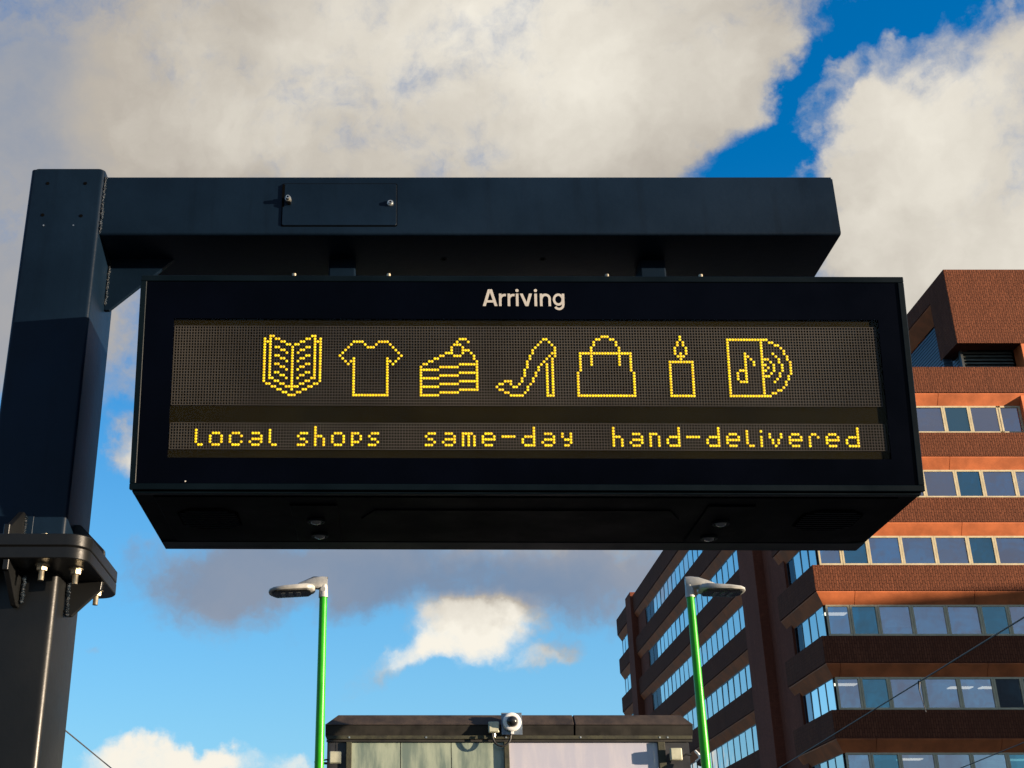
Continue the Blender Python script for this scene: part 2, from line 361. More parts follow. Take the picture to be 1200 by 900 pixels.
# ------------------------------------------------------------------ the brown office building
BX, BY, INS = 20.0, 60.0, 0.42
XR = 44.0
YEND = 116.0
def office_building():
    bld = thing('office_building', 'tall brown brick office building with ribbed bands and long rows of windows', 'building', (BX, BY, 0))
    off = Vector((BX, BY, 0))
    def part(mb, name, m, parent=bld, **kw):
        mb.v = [(v[0] - BX, v[1] - BY, v[2]) for v in mb.v]
        return mb.build(name, m, parent, **kw)
    floors = [(28.96, 27.52, 26.92)] + [(25.32 - 3.44 * k, 24.06 - 3.44 * k, 23.44 - 3.44 * k) for k in range(8)]
    left_runs = [(BY, 66.3), (72.3, 107.2), (109.6, YEND)]
    # inner structure seen through the panes: slabs, core and back wall
    for k, (T, B, H) in enumerate(floors):
        part(MB().box(BX + 1.0, XR - 0.6, BY + 1.0, YEND - 1.0, H - 0.0, H + 0.30), 'ceiling_slab', M['interior'])
    part(MB().box(BX + 9.0, XR - 2.0, BY + 8.0, YEND - 2.0, 0.0, 27.5), 'inner_wall', M['interior'])
    part(MB().box(XR - 0.35, XR, BY + INS + 0.1, YEND, 0, 28.6), 'wall', M['plain_brick'])
    part(MB().box(BX + INS + 0.3, XR - 0.4, YEND - INS - 0.3, YEND - INS, 0, 28.6), 'wall', M['plain_brick'])
    part(MB().box(BX + INS, XR - 0.4, BY + INS, YEND - 0.8, 28.3, 28.5), 'roof', M['roofing'])
    # spandrels and soffits, floor by floor
    for k, (T, B, H) in enumerate(floors):
        if B < 0.5: continue
        d = INS + 0.08
        part(MB().box(BX, XR, BY, BY + d, B, T), 'brick_band', M['rib_brick'])
        for (ya, yb) in left_runs:
            a = ya + (d if ya == BY else 0)
            part(MB().box(BX, BX + d, a, yb, B, T), 'brick_band', M['rib_brick'])
        g_ = 0.06
        xs = [BX + g_, 20.72] + [21.4 + 6.25 * i for i in range(1, 4)] + [XR]
        if k % 2: xs[1] = 21.9
        for i in range(len(xs) - 1):
            x0, x1 = xs[i] + (0 if i == 0 else 0.012), xs[i + 1] - 0.012
            xi = x0 + INS - g_ if i == 0 else x0
            part(MB().poly([(x0, BY + g_, B - g_), (x1, BY + g_, B - g_), (x1, BY + INS, H), (xi, BY + INS, H),
                            (x0, BY + g_, B - 0.01), (x1, BY + g_, B - 0.01), (x1, BY + INS, B - 0.01), (xi, BY + INS, B - 0.01)],
                           [(0,3,2,1),(4,5,6,7),(0,1,5,4),(1,2,6,5),(2,3,7,6),(3,0,4,7)]), 'soffit_panel', M['soffit'])
        for (ya, yb) in left_runs:
            y = ya
            while y < yb - 0.1:
                y1 = min(y + 5.8, yb); c0 = (y == BY)
                a0 = y + (g_ if c0 else 0.012); ai = y + INS if c0 else a0; b1 = y1 - 0.012
                part(MB().poly([(BX + g_, a0, B - g_), (BX + g_, b1, B - g_), (BX + INS, b1, H), (BX + INS, ai, H),
                                (BX + g_, a0, B - 0.01), (BX + g_, b1, B - 0.01), (BX + INS, b1, B - 0.01), (BX + INS, ai, B - 0.01)],
                               [(0,3,2,1),(4,5,6,7),(0,1,5,4),(1,2,6,5),(2,3,7,6),(3,0,4,7)]), 'soffit_panel', M['soffit'])
                y = y1
    # piers on the left face
    part(MB().box(BX - 0.22, BX + 0.6, 69.1, 72.3, 0, 29.0), 'pier', M['plain_brick'], bevel=0.03)
    part(MB().box(BX - 0.22, BX + 0.6, 107.2, 109.6, 0, 29.3), 'pier', M['plain_brick'], bevel=0.03)
    part(MB().box(BX + 0.30, BX + 0.7, 65.4, 69.1, 0, 28.6), 'wall', M['plain_brick'])
    part(MB().box(BX + 0.30, BX + 0.7, 103.6, 107.2, 0, 28.6), 'wall', M['plain_brick'])
    # windows: one mesh per width, shared
    cache = {}
    def frame_mesh(w, h, fm, bar=0.09):
        key = (round(w, 2), round(h, 2), fm)
        if key not in cache:
            q = MB(); t = 0.09
            if fm == 'frame_dark': t = 0.035; bar = 0.042
            q.box(0, w, 0, t, 0, bar); q.box(0, w, 0, t, h - bar, h); q.box(0, bar, 0, t, bar, h - bar); q.box(w - bar, w, 0, t, bar, h - bar)
            p = MB().poly([(bar, t * 0.6, bar), (w - bar, t * 0.6, bar), (w - bar, t * 0.6, h - bar), (bar, t * 0.6, h - bar)], [(0, 1, 2, 3)])
            cache[key] = (q.mesh('window', M[fm]), {m: p.mesh('pane', M[m]) for m in ('pane', 'pane_teal', 'pane_side', 'pane_dark')})
        return cache[key]
    def window(x, y, z, w, h, pane, fm, side=False):
        fmesh, panes = frame_mesh(w, h, fm)
        o = link('window', fmesh, bld, Vector((x, y, z)) - off, (0, 0, rad(-90)) if side else None)
        pr = link('pane', panes[pane], o)
        if not side and (random.random() < 0.13 or (k == 2 and 27.9 < x < 28.5)):
            dr = h - 0.1 if k == 2 and 27.9 < x < 28.5 else random.choice((0.25, 0.4, 0.7)) * h
            bl = MB().box(0.08, w - 0.08, 0.13, 0.14, h - dr, h - 0.05).build('blind', M['blind'], o)
        pr.rotation_euler = (rad(random.uniform(-0.5, 0.5)), 0, rad(random.uniform(-0.5, 0.5)))
    for k, (T, B, H) in enumerate(floors):
        below = floors[k + 1][0] if k + 1 < len(floors) else 0
        if below < 1: continue
        z0, h = below + 0.03 + 0.012 * (8 - k), H - below + 0.02 - 0.03 - 0.012 * (8 - k)
        fx = [(20.5, 1.14, 'pane')]
        x = 21.66
        while x < XR - 2:
            for w, pn in ((1.32, 'pane_teal'), (1.63, 'pane'), (1.65, 'pane'), (1.64, 'pane')):
                if x + w < XR: fx.append((x, w - 0.01, pn))
                x += w
        if k == 0: fx = [q for q in fx if q[0] + q[1] < 31.0 or q[0] > 34.2] + [(30.62, 1.25, 'pane')]
        for x, w, pn in fx:
            if k == 4 and x > 27.5: pn = 'pane_dark'
            window(x, BY + INS - 0.03, z0, w, h, pn, 'frame')
        # left face (its frame is turned a quarter, so it runs towards the street corner)
        y = BY + INS + 0.12
        for i in range(4):
            window(BX + INS, y + 1.2, z0, 1.19, h, 'pane_side' if i < 3 else 'pane_dark', 'frame_dark', True) ; y += 1.2
        y = 72.35
        while y < 103.4:
            window(BX + INS - 0.1, y + 1.46, z0, 1.45, h, 'pane_side' if y < 100 else 'pane_dark', 'frame_dark', True); y += 1.47
        y = 109.7
        while y < YEND - 1.5:
            window(BX + INS - 0.1, y + 1.46, z0, 1.45, h, 'pane_side', 'frame_dark', True); y += 1.47
    # lit ceiling panels just inside the panes
    lights = [(20.9, 61.8, 3), (24.0, 62.3, 3), (20.9, 61.8, 4), (28.3, 62.6, 4), (30.0, 62.4, 4), (26.8, 62.6, 4), (23.6, 62.1, 5), (28.6, 62.3, 5)]
    for x, y, k in lights:
        H = floors[k][2]
        part(MB().box(x, x + 1.1, y, y + 0.5, H - 0.05, H - 0.01), 'ceiling_light', M['ceil_light'])
    # plant room on the roof: corner pier, parapet with its sloping soffit, louvres behind
    X0 = 29.1
    part(MB().box(X0, 42.0, BY - 0.02, BY + 0.85, 30.32, 34.67), 'parapet', M['rib_brick'])
    part(MB().box(X0, X0 + 0.9, BY + 0.85, 62.2, 30.32, 34.67), 'pier', M['rib_brick'])
    part(MB().box(X0, X0 + 0.6, 62.2, 80.0, 33.75, 34.67), 'parapet', M['rib_brick'])
    part(MB().poly([(X0 + .05, 62.2, 33.70), (X0 + .05, 80, 33.70), (X0 + 0.65, 80, 33.10), (X0 + 0.65, 62.2, 33.10),
                    (X0 + .05, 62.2, 33.74), (X0 + .05, 80, 33.74), (X0 + 0.65, 80, 33.74), (X0 + 0.65, 62.2, 33.74)],
                   [(0,3,2,1),(4,5,6,7),(0,1,5,4),(1,2,6,5),(2,3,7,6),(3,0,4,7)]), 'soffit_panel', M['soffit'])
    part(MB().box(X0 + 0.9, 42, 62.2, 80, 28.5, 33.2), 'plant_room_wall', M['dark_gap'])
    part(MB().box(X0 + 0.3, 42, BY + 0.85, 80, 34.3, 34.5), 'roof', M['roofing'])
    for i in range(26):
        z = 28.6 + i * 0.18
        part(MB().box(X0 + 0.72, X0 + 0.80, 61.2, 80, z, z + 0.13), 'louvre_slat', M['louvre_blue'])
    for i in range(14):
        z = 28.6 + i * 0.18
        part(MB().box(X0 + 0.02, 29.60, 61.95, 62.05, z, z + 0.13), 'louvre_slat', M['louvre_blue'])
    for i in range(9):
        z = 28.55 + i * 0.2
        part(MB().prism([(BY + 0.92, z), (BY + 0.96, z), (BY + 1.10, z + 0.17), (BY + 1.06, z + 0.17)], 'x', 29.75, 32.35), 'louvre_slat', M['louvre_grey'])
    part(MB().box(29.68, 32.4, BY + 1.14, BY + 1.2, 28.5, 30.32), 'louvre_backing', M['dark_gap'])
    part(MB().box(29.60, 29.72, BY + 0.9, BY + 1.14, 28.5, 30.32), 'louvre_post', M['frame_dark'])
    part(MB().box(32.42, 42, BY + 0.02, BY + 0.9, 28.5, 30.31), 'wall', M['soffit'])
    part(MB().box(31.88, 34.15, BY + 0.1, BY + 0.5, 25.35, 27.48), 'pier', M['soffit'])
    # handles of far walls
    return bld
office_building()

# a neighbouring block, out of the picture to the right, whose roof line throws the shadow over the lower floors
def neighbour():
    b = thing('neighbouring_block', 'pale flat roofed block standing beyond the right edge of the view', 'building', (108, 32, 0))
    MB().box(-13, 13, -30, 34, 0, 22.4).build('wall', M['concrete'], b, loc=(0, 0, 0))
    MB().box(-13.3, 13.3, -30.3, 34.3, 22.4, 22.9).build('roof', M['roofing'], b)
    fm = MB().box(-0.05, 0.05, -0.9, 0.9, 0, 1.6).mesh('window', M['frame_dark'])
    for k in range(6):
        for i in range(18): link('window', fm, b, (-13.03, -27.5 + i * 3.4, 2.0 + k * 3.3))
neighbour()

# ------------------------------------------------------------------ brown kiosk with glazed front
def kiosk():
    Y = 16.5
    x0, x1 = -0.93, 3.73
    k = thing('tram_stop_kiosk', 'weathered bronze roofed tram stop kiosk with milky glazed front panels', 'kiosk', (1.4, Y, 0))
    def part(mb, name, m, **kw):
        mb.v = [(v[0] - 1.4, v[1] - Y, v[2]) for v in mb.v]
        return mb.build(name, m, k, **kw)
    xm = 1.42
    # hipped roof edge in two lengths
    for a, b, la, lb in ((x0, 2.22, 0.16, 0), (2.235, x1, 0, 0.12)):
        part(MB().poly([(a, Y, 4.155), (b, Y, 4.155), (b, Y + 3.2, 4.155), (a, Y + 3.2, 4.155),
                        (a + la, Y + 0.16, 4.30), (b - lb, Y + 0.16, 4.30), (b - lb, Y + 3.0, 4.30), (a + la, Y + 3.0, 4.30)],
                       [(0,3,2,1),(4,5,6,7),(0,1,5,4),(1,2,6,5),(2,3,7,6),(3,0,4,7)]), 'roof_edge', M['fascia'], bevel=0.008)
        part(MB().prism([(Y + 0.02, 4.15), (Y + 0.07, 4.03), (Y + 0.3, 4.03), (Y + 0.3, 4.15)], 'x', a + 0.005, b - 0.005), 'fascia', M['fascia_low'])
    part(MB().box(x0 + 0.02, x1 - 0.02, Y + 0.05, Y + 0.10, 3.985, 4.03), 'gutter', M['moss_trim'], bevel=0.006)
    part(MB().box(x0 + 0.02, x1 - 0.02, Y + 0.07, Y + 0.12, 3.955, 3.98), 'gutter_trim', M['fascia_low'])
    part(MB().box(x0 + 0.03, -0.66, Y + 0.10, Y + 0.14, 0.1, 3.95), 'end_panel', M['kiosk_panel'])
    part(MB().box(3.36, x1 - 0.06, Y + 0.10, Y + 0.14, 0.1, 3.95), 'end_panel', M['kiosk_panel'])
    for a, b in ((-0.66, -0.59), (1.33, 1.395), (3.27, 3.36)):
        part(MB().box(a, b, Y + 0.06, Y + 0.16, 0.1, 3.953), 'mullion', M['moss_trim'], bevel=0.006)
    for a, b, m in ((-0.59, 0.02, 'milky_green'), (0.03, 0.66, 'milky_green'), (0.67, 1.33, 'milky_green'), (1.395, 3.27, 'milky_lilac')):
        part(MB().box(a, b, Y + 0.11, Y + 0.125, 0.1, 3.95), 'pane', M[m])
    part(MB().box(x0 + 0.03, x0 + 0.07, Y + 0.14, Y + 3.0, 0.1, 4.15), 'side_wall', M['kiosk_panel'])
    part(MB().box(x1 - 0.10, x1 - 0.06, Y + 0.14, Y + 3.0, 0.1, 4.15), 'side_wall', M['kiosk_panel'])
    part(MB().box(x0 + 0.07, x1 - 0.10, Y + 2.96, Y + 3.0, 0.1, 4.15), 'back_wall', M['kiosk_panel'])
    sc = MB()
    for x in (-0.62, 0.35, 1.36, 2.3, 3.3, 3.4): sc.tube((x, Y + 0.045, 4.006), (x, Y + 0.06, 4.006), 0.012, seg=8)
    part(sc, 'screw', M['zinc'])
    # camera on its plate
    c = thing('security_camera', 'white round security camera on a square plate at the kiosk roof edge', 'camera', (1.43, Y, 4.16))
    MB().box(-0.13, 0.13, -0.02, -0.004, -0.13, 0.14).build('plate', M['plate'], c, bevel=0.003)
    b = MB(); n = 28; prof = [(0.0, -0.105), (0.115, -0.105), (0.125, -0.07), (0.115, -0.035), (0.10, -0.02)]
    def lathe_y(prof, z0=0.0):
        rings = [[(r * math.cos(2*math.pi*i/n), y, z0 + r * math.sin(2*math.pi*i/n)) for i in range(n)] for r, y in prof]
        return MB().loft(rings)
    lathe_y([(0.105, -0.022), (0.118, -0.05), (0.112, -0.085), (0.085, -0.10), (0.07, -0.095)], 0.02).build('housing', M['white_plastic'], c, smooth=50)
    lathe_y([(0.069, -0.09), (0.066, -0.115), (0.052, -0.14), (0.03, -0.155), (0.006, -0.16)], 0.02).build('dome', M['lamp_glass'], c, smooth=60)
    MB().box(-0.02, 0.02, -0.06, -0.02, -0.13, -0.09).build('connector', M['white_plastic'], c, bevel=0.006)
    pts = [Vector((-0.02, -0.03, -0.125)) + Vector((0.0 - 0.115 * (1 - math.cos(t)), -0.01, -0.13 * math.sin(t) - 0.02)) for t in [i * math.pi / 10 for i in range(11)]]
    pts = [Vector((0, -0.035, -0.12))] + pts + [Vector((-0.25, -0.035, -0.12))]
    MB().path(pts, 0.014).build('cable', M['cable'], c, smooth=60)
    def jbox(x, z, s, label, extra=None):
        t = thing('junction_box', label, 'junction box', (x, Y, z), 'pale junction boxes on the kiosk')
        MB().box(-s/2, s/2, -0.05, 0.02, -s/2, s/2).build('box_body', M['box_plastic'], t, bevel=0.016, bseg=3, smooth=50)
        MB().box(-s/2 + 0.012, s/2 - 0.012, -0.058, -0.05, -s/2 + 0.012, s/2 - 0.012).build('lid', M['box_plastic'], t, bevel=0.003)
        return t
    t = jbox(1.20, 4.12, 0.135, 'pale square junction box beside the round camera on the roof edge')
    MB().tube((0.01, -0.01, -0.075), (0.01, -0.01, -0.12), 0.014).build('cable_gland', M['zinc'], t)
    t = jbox(-0.79, 3.75, 0.15, 'pale square junction box on the left end panel of the kiosk')
    MB().path([(-0.08, -0.01, -0.02), (-0.14, -0.01, -0.03), (-0.16, 0.05, -0.03)], 0.010).build('cable', M['cable'], t)
    MB().path([(0.0, 0.06, 0.075), (0.0, 0.06, 0.2)], 0.006).build('conduit', M['cable'], t)
    t = jbox(3.47, 3.79, 0.15, 'pale square junction box on the right end panel with a cable running to a floodlight')
    MB().path([(0.075, -0.01, -0.03), (0.13, -0.02, 0.0), (0.19, -0.02, -0.01)], 0.012).build('cable', M['cable'], t, smooth=60)
    f = thing('floodlight', 'small white bracket light at the right end of the kiosk', 'light', (3.72, Y, 3.77))
    MB().path([(0.0, 0.0, 0.06), (0.03, -0.03, 0.02), (0.05, -0.04, -0.04)], 0.018).build('bracket', M['white_plastic'], f, smooth=60)
    MB().path([(-0.01, -0.02, -0.07), (0.06, -0.05, -0.02), (0.075, -0.05, 0.01)], 0.015).build('arm', M['white_plastic'], f, smooth=60)
    lathe = MB().tube((0.035, -0.06, -0.11), (0.055, -0.04, -0.05), 0.045, 0.03, 14).build('head', M['cable'], f, smooth=50)
    f = thing('wall_bracket', 'small dark round fitting on the left side of the kiosk', 'fitting', (-0.99, Y, 3.70))
    MB().tube((0.0, 0.12, 0.0), (-0.03, 0.05, 0.01), 0.055, 0.04, 14).build('head', M['cable'], f, smooth=50)
    MB().path([(0.0, 0.12, 0.0), (0.1, 0.14, 0.0)], 0.015).build('arm', M['cable'], f)
kiosk()

# ------------------------------------------------------------------ street lamps with green posts
def street_lamp(loc, side, tilt, label, yaw=0.0):
    H = 5.44
    t = thing('street_lamp', label, 'street lamp', loc, 'street lamps with green posts')
    MB().tube((0, 0, 0.1), (0, 0, H), 0.068, 0.046, 20).build('post', M['green'], t, smooth=50)
    MB().tube((0, 0, 0.1), (0, 0, 0.9), 0.09, 0.09, 20).build('base_sleeve', M['green'], t, smooth=50)
    MB().tube((0, 0, 0.1), (0, 0, 0.13), 0.16, 0.16, 20).build('base_flange', M['green'], t, smooth=50)
    hd = link('lamp_head', None, t, (0, 0, H))
    # the head and its arm are one lofted casting
    def ring(x, w, zt, zb, n=14):
        out = []
        for i in range(n):
            a = 2 * math.pi * i / n
            c, s_ = math.cos(a), math.sin(a)
            c = math.copysign(abs(c) ** 0.6, c); s_ = math.copysign(abs(s_) ** 0.6, s_)
            out.append((side * x, w * c, (zt + zb) / 2 + (zt - zb) / 2 * s_))
        return out
    D.objects.remove(hd)
    dz = H
    arm = MB().loft([ring(-0.045, 0.035, dz + 0.22, dz + 0.10), ring(0.02, 0.055, dz + 0.225, dz + 0.065), ring(0.12, 0.065, dz + 0.21, dz + 0.075),
                     ring(0.22, 0.06, dz + 0.175, dz + 0.085), ring(0.30, 0.05, dz + 0.14, dz + 0.09)])
    arm.build('arm', M['silver'], t, smooth=40)
    MB().loft([ring(-0.05, 0.012, dz + 0.222, dz + 0.20), ring(0.12, 0.02, dz + 0.225, dz + 0.205), ring(0.28, 0.012, dz + 0.155, dz + 0.14)]).build('ridge', M['lamp_glass'], t, smooth=40)
    MB().tube((0, 0, dz - 0.03), (0, 0, dz + 0.12), 0.056, 0.05, 18).build('collar', M['silver'], t, smooth=50)
    MB().tube((0, -0.055, dz + 0.06), (0, 0.055, dz + 0.06), 0.03, 0.03, 12).build('pivot', M['silver'], t, smooth=50)
    o = thing  # noqa
    tz = tilt
    def hr(x, w, zt, zb): return ring(x, w, dz + zt + (x - 0.1) * tz, dz + zb + (x - 0.1) * tz)
    MB().loft([hr(0.10, 0.06, 0.10, 0.045), hr(0.13, 0.14, 0.115, 0.035), hr(0.19, 0.185, 0.12, 0.03), hr(0.45, 0.195, 0.105, 0.03),
               hr(0.58, 0.18, 0.09, 0.03), hr(0.63, 0.135, 0.08, 0.035), hr(0.65, 0.07, 0.07, 0.042)]).build('lamp_housing', M['silver'], t, smooth=40)
    MB().loft([hr(0.15, 0.09, 0.04, 0.022), hr(0.19, 0.16, 0.04, 0.018), hr(0.56, 0.17, 0.04, 0.018), hr(0.61, 0.09, 0.04, 0.022)]).build('lamp_lens', M['lamp_glass'], t, smooth=40)
    for x in (0.27, 0.36, 0.45):
        MB().box(*sorted((side * x, side * (x + 0.05))), -0.10, 0.10, dz + 0.013 + (x - 0.1) * tz, dz + 0.02 + (x - 0.1) * tz).build('led_strip', M['lens'], t)
    t.rotation_euler = (0, 0, rad(yaw))
street_lamp((-0.90, 15.0, 0), -1, -0.05, 'green post street lamp on the left with its dark head pointing left', 0)
street_lamp((3.49, 15.0, 0), 1, -0.02, 'green post street lamp on the right with its silver head pointing right towards the offices', 0)

# ------------------------------------------------------------------ overhead wires
def sag(p0, p1, s, n=16):
    p0, p1 = Vector(p0), Vector(p1)
    return [p0.lerp(p1, i / n) - Vector((0, 0, s * 4 * (i / n) * (1 - i / n))) for i in range(n + 1)]
def wires():
    w = thing('overhead_wire', 'taut overhead tram wire with a small dropper crossing in front of the offices', 'overhead wire', (10.57, 26.15, 6.5), 'overhead tram wires')
    base = Vector((10.57, 26.15, 6.5))
    d = Vector((0.0663, 0.998, 0)).normalized()
    MB().path([p for p in sag(d * -20, d * 40, 0.0)], 0.014, 6).build('wire', M['wire'], w)
    MB().tube((0, 0, 0.02), (-0.02, 0.02, -0.16), 0.03, 0.012, 8).build('clip', M['cable'], w)
    MB().path([(-0.02, 0.02, -0.16), (0.05, 0.03, -0.60)], 0.009, 6).build('dropper', M['wire'], w)
    w = thing('overhead_wire', 'thin overhead wire crossing the lower right corner near the office windows', 'overhead wire', (16.49, 34.6, 6.5), 'overhead tram wires')
    d = Vector((0.25, 2.83, 0)).normalized()
    MB().path(sag(d * -16, d * 40, 0.0), 0.014, 6).build('wire', M['wire'], w)
    w = thing('overhead_wire', 'thin overhead wire low in the sky beside the dark column', 'overhead wire', (-8.3, 32.69, 6.5), 'overhead tram wires')
    d = Vector((-0.37, 7.21, 0)).normalized()
    MB().path(sag(d * -22, d * 45, 0.0), 0.018, 6).build('wire', M['wire'], w)
wires()

# ------------------------------------------------------------------ the gantry: column, beam, flanges
def gantry():
    gt = thing('sign_gantry', 'dark navy steel column and beam that carry the hanging arrivals display', 'gantry', (-0.79, 2.7, 0))
    O = Vector((-0.79, 2.7, 0))
    def part(mb, name, m, **kw):
        mb.v = [(v[0] - O.x, v[1] - O.y, v[2] - O.z) for v in mb.v]
        return mb.build(name, m, gt, **kw)
    cx0, cx1, cy0, cy1 = -0.879, -0.703, 2.59, 2.800
    fz0, fz1, fz2, fz3 = 2.311, 2.335, 2.3375, 2.362
    part(MB().prism(rrect(cx0, cx1, cy0, cy1, 0.010), 'z', fz3, 3.300), 'column', M['navy'], smooth=40)
    part(MB().prism(rrect(cx0 - 0.001, cx1 - 0.004, cy0, 2.792, 0.016, 6), 'z', 0.13, fz0), 'lower_column', M['charcoal'], smooth=40)
    part(MB().prism(rrect(cx0 + 0.006, cx1 - 0.006, cy0 + 0.006, cy1 - 0.006, 0.01), 'z', 3.300, 3.306), 'column_cap', M['navy'], smooth=40)
    part(MB().prism(rrect(2.600, 2.840, 3.1268, 3.2880, 0.007), 'x', cx1 + 0.001, 1.036), 'beam', M['navy'], smooth=40)
    part(MB().prism(rrect(2.603, 2.837, 3.130, 3.285, 0.006), 'x', 1.036, 1.040), 'beam_end_cap', M['navy'], smooth=40)
    # weld beads where the beam meets the column
    def weld(p0, p1, r, n):
        p0, p1 = Vector(p0), Vector(p1); wb = MB()
        for i in range(n):
            c = p0.lerp(p1, (i + 0.5) / n); d = (p1 - p0).normalized() * ((p1 - p0).length / n * 0.75)
            rr = r * random.uniform(0.75, 1.2)
            c = c + Vector((random.uniform(-1, 1), random.uniform(-1, 1), 0)) * r * 0.25
            wb.loft([[tuple(q) for q in [c - d * 0.9 + Vector((math.cos(a), math.sin(a), 0)) * rr * 0.4 if abs(d.z) > abs(d.x) else c - d * .9 + Vector((0, math.cos(a), math.sin(a))) * rr * .4 for a in [j * math.pi / 3 for j in range(6)]]],
                     [tuple(q) for q in [c + Vector((math.cos(a), math.sin(a), 0)) * rr if abs(d.z) > abs(d.x) else c + Vector((0, math.cos(a), math.sin(a))) * rr for a in [j * math.pi / 3 for j in range(6)]]],
                     [tuple(q) for q in [c + d * 0.9 + Vector((math.cos(a), math.sin(a), 0)) * rr * 0.4 if abs(d.z) > abs(d.x) else c + d * .9 + Vector((0, math.cos(a), math.sin(a))) * rr * .4 for a in [j * math.pi / 3 for j in range(6)]]]])
        part(wb, 'weld_bead', M['navy_rough'], smooth=60)
    weld((cx1 + 0.002, 2.598, 3.13), (cx1 + 0.002, 2.598, 3.285), 0.0045, 20)
    weld((cx1 + 0.003, 2.713, 3.00), (cx1 + 0.003, 2.713, 3.12), 0.0045, 14)
    weld((-0.789, 2.586, 2.37), (-0.789, 2.586, 2.432), 0.006, 9)
    weld((-0.776, 2.586, 2.245), (-0.776, 2.586, 2.305), 0.006, 9)
    weld((cx1 + 0.002, 2.658, 2.235), (cx1 + 0.002, 2.658, 2.31), 0.006, 11)
    # haunch plate under the beam
    part(MB().prism([(cx1, 2.988), (cx1 + 0.012, 2.988), (-0.545, 3.1266), (cx1, 3.1266)], 'y', 2.716, 2.728), 'haunch_plate', M['navy'], bevel=0.001)
    # access panel recessed groove + cover + screws
    part(MB().prism(rrect(-0.2768, -0.0028, 3.1482, 3.2668, 0.005), 'y', 2.5988, 2.602), 'panel_gap', M['hole'])
    part(MB().prism(rrect(-0.2745, -0.0050, 3.1505, 3.2645, 0.004), 'y', 2.5965, 2.601), 'access_panel', M['navy'], bevel=0.0006, bseg=1)
    part(MB().box(-0.2765, -0.2705, 2.5962, 2.5975, 3.200, 3.262), 'hinge_strip', M['hole'])
    for x, z, l in ((-0.2614, 3.219, 0.016), (-0.0195, 3.2095, 0.008)):
        part(MB().tube((x, 2.5965, z), (x, 2.5965 - l * 0.5, z), 0.0075, 0.0075, 16).tube((x, 2.5965 - l * 0.5, z), (x, 2.5965 - l, z), 0.0058, 0.0048, 16), 'panel_screw', M['zinc'], smooth=40)
        part(MB().tube((x, 2.5964 - l, z), (x, 2.5959 - l, z), 0.0026, 0.0026, 6), 'screw_socket', M['hole'])
    part(MB().tube((-0.2585, 2.596, 3.209), (-0.2585, 2.588, 3.207), 0.004, 0.004, 8), 'key_tab', M['hole'])
    hl = [(-0.8352, 3.2611), (-0.7458, 3.2611), (-0.8376, 3.1739), (-0.747, 3.1716)]
    for x, z in hl: part(MB().tube((x, 2.5892, z), (x, 2.592, z), 0.0042, 0.0042, 12), 'bolt_hole', M['hole'])
    for x in (-0.8325, -0.7625): part(MB().tube((x, 2.5894, 3.146), (x, 2.592, 3.146), 0.0018, 0.0018, 8), 'rivet', M['zinc'])
    for x in (0.1099, 0.3505):
        part(MB().tube((x, 2.7163, 3.1262), (x, 2.7163, 3.130), 0.0085, 0.0085, 16), 'grommet', M['casing'])
        part(MB().tube((x, 2.7163, 3.1258), (x, 2.7163, 3.130), 0.0045, 0.0045, 12), 'bolt_hole', M['hole'])
    # flange joint: two plates with rounded corners
    fx0, fx1, fy0, fy1 = -0.958, -0.626, 2.481, 2.812
    for a, b in ((fz0, fz1), (fz2, fz3)):
        part(MB().prism(rrect(fx0, fx1, fy0, fy1, 0.045, 8), 'z', a, b), 'flange_plate', M['charcoal'], smooth=30, bevel=0.0015, bseg=1)
    part(MB().prism(rrect(fx0 + .002, fx1 - .002, fy0 + .002, fy1 - .002, 0.043, 8), 'z', fz1, fz2), 'flange_gasket', M['hole'])
    # ribs: plates standing on and hanging from the flanges
    for s, z, hh in ((1, fz3, 0.075), (-1, fz0, 0.075)):
        xr = -0.795 if s > 0 else -0.788
        part(MB().prism([(cy0 + 0.002, z), (cy0 + 0.002, z + s * hh), (cy0 - 0.018, z + s * hh), (2.487 + 0.012, z + s * 0.022), (2.487, z + s * 0.022), (2.487, z)], 'x', xr - 0.006, xr + 0.006), 'rib', M['charcoal'], bevel=0.0012, bseg=1)
        for yy in (2.668,):
            part(MB().prism([(cx1 - 0.002, z), (cx1 - 0.002, z + s * hh), (cx1 + 0.012, z + s * hh), (-0.634, z + s * 0.018), (-0.632, z)], 'y', yy - 0.006, yy + 0.006), 'rib', M['charcoal'], bevel=0.0012, bseg=1)
            part(MB().prism([(cx0 + 0.002, z), (cx0 + 0.002, z + s * hh), (cx0 - 0.012, z + s * hh), (-0.948, z + s * 0.018), (-0.950, z)], 'y', yy - 0.006, yy + 0.006), 'rib', M['charcoal'], bevel=0.0012, bseg=1)
    part(MB().prism(rrect(-0.815, -0.772, 2.385, 2.440, 0.008), 'y', 2.5875, 2.5905), 'backing_plate', M['navy'], bevel=0.0008, bseg=1)
    for x, y in ((-0.726, 2.530), (-0.664, 2.560), (-0.660, 2.735), (-0.86, 2.535), (-0.925, 2.60), (-0.925, 2.75)):
        bo = MB()
        bo.tube((x, y, fz3), (x, y, fz3 + 0.003), 0.017, 0.017, 18); bo.tube((x, y, fz3 + 0.003), (x, y, fz3 + 0.012), 0.0125, 0.012, 6)
        bo.tube((x, y, fz0), (x, y, fz0 - 0.003), 0.015, 0.015, 18); bo.tube((x, y, fz0 - 0.003), (x, y, fz0 - 0.013), 0.0115, 0.0115, 6)
        bo.tube((x, y, fz0 - 0.013), (x, y, fz0 - 0.033), 0.0058, 0.0058, 12)
        bo.tube((x, y, fz0 - 0.013), (x, y, fz3 + 0.012), 0.0058, 0.0058, 12)
        part(bo, 'bolt', M['brass'], smooth=30)
    # foot of the column
    part(MB().prism(rrect(-0.96, -0.62, 2.5, 2.9, 0.03, 6), 'z', 0.13, 0.155), 'foot_plate', M['navy'], smooth=30)
gantry()

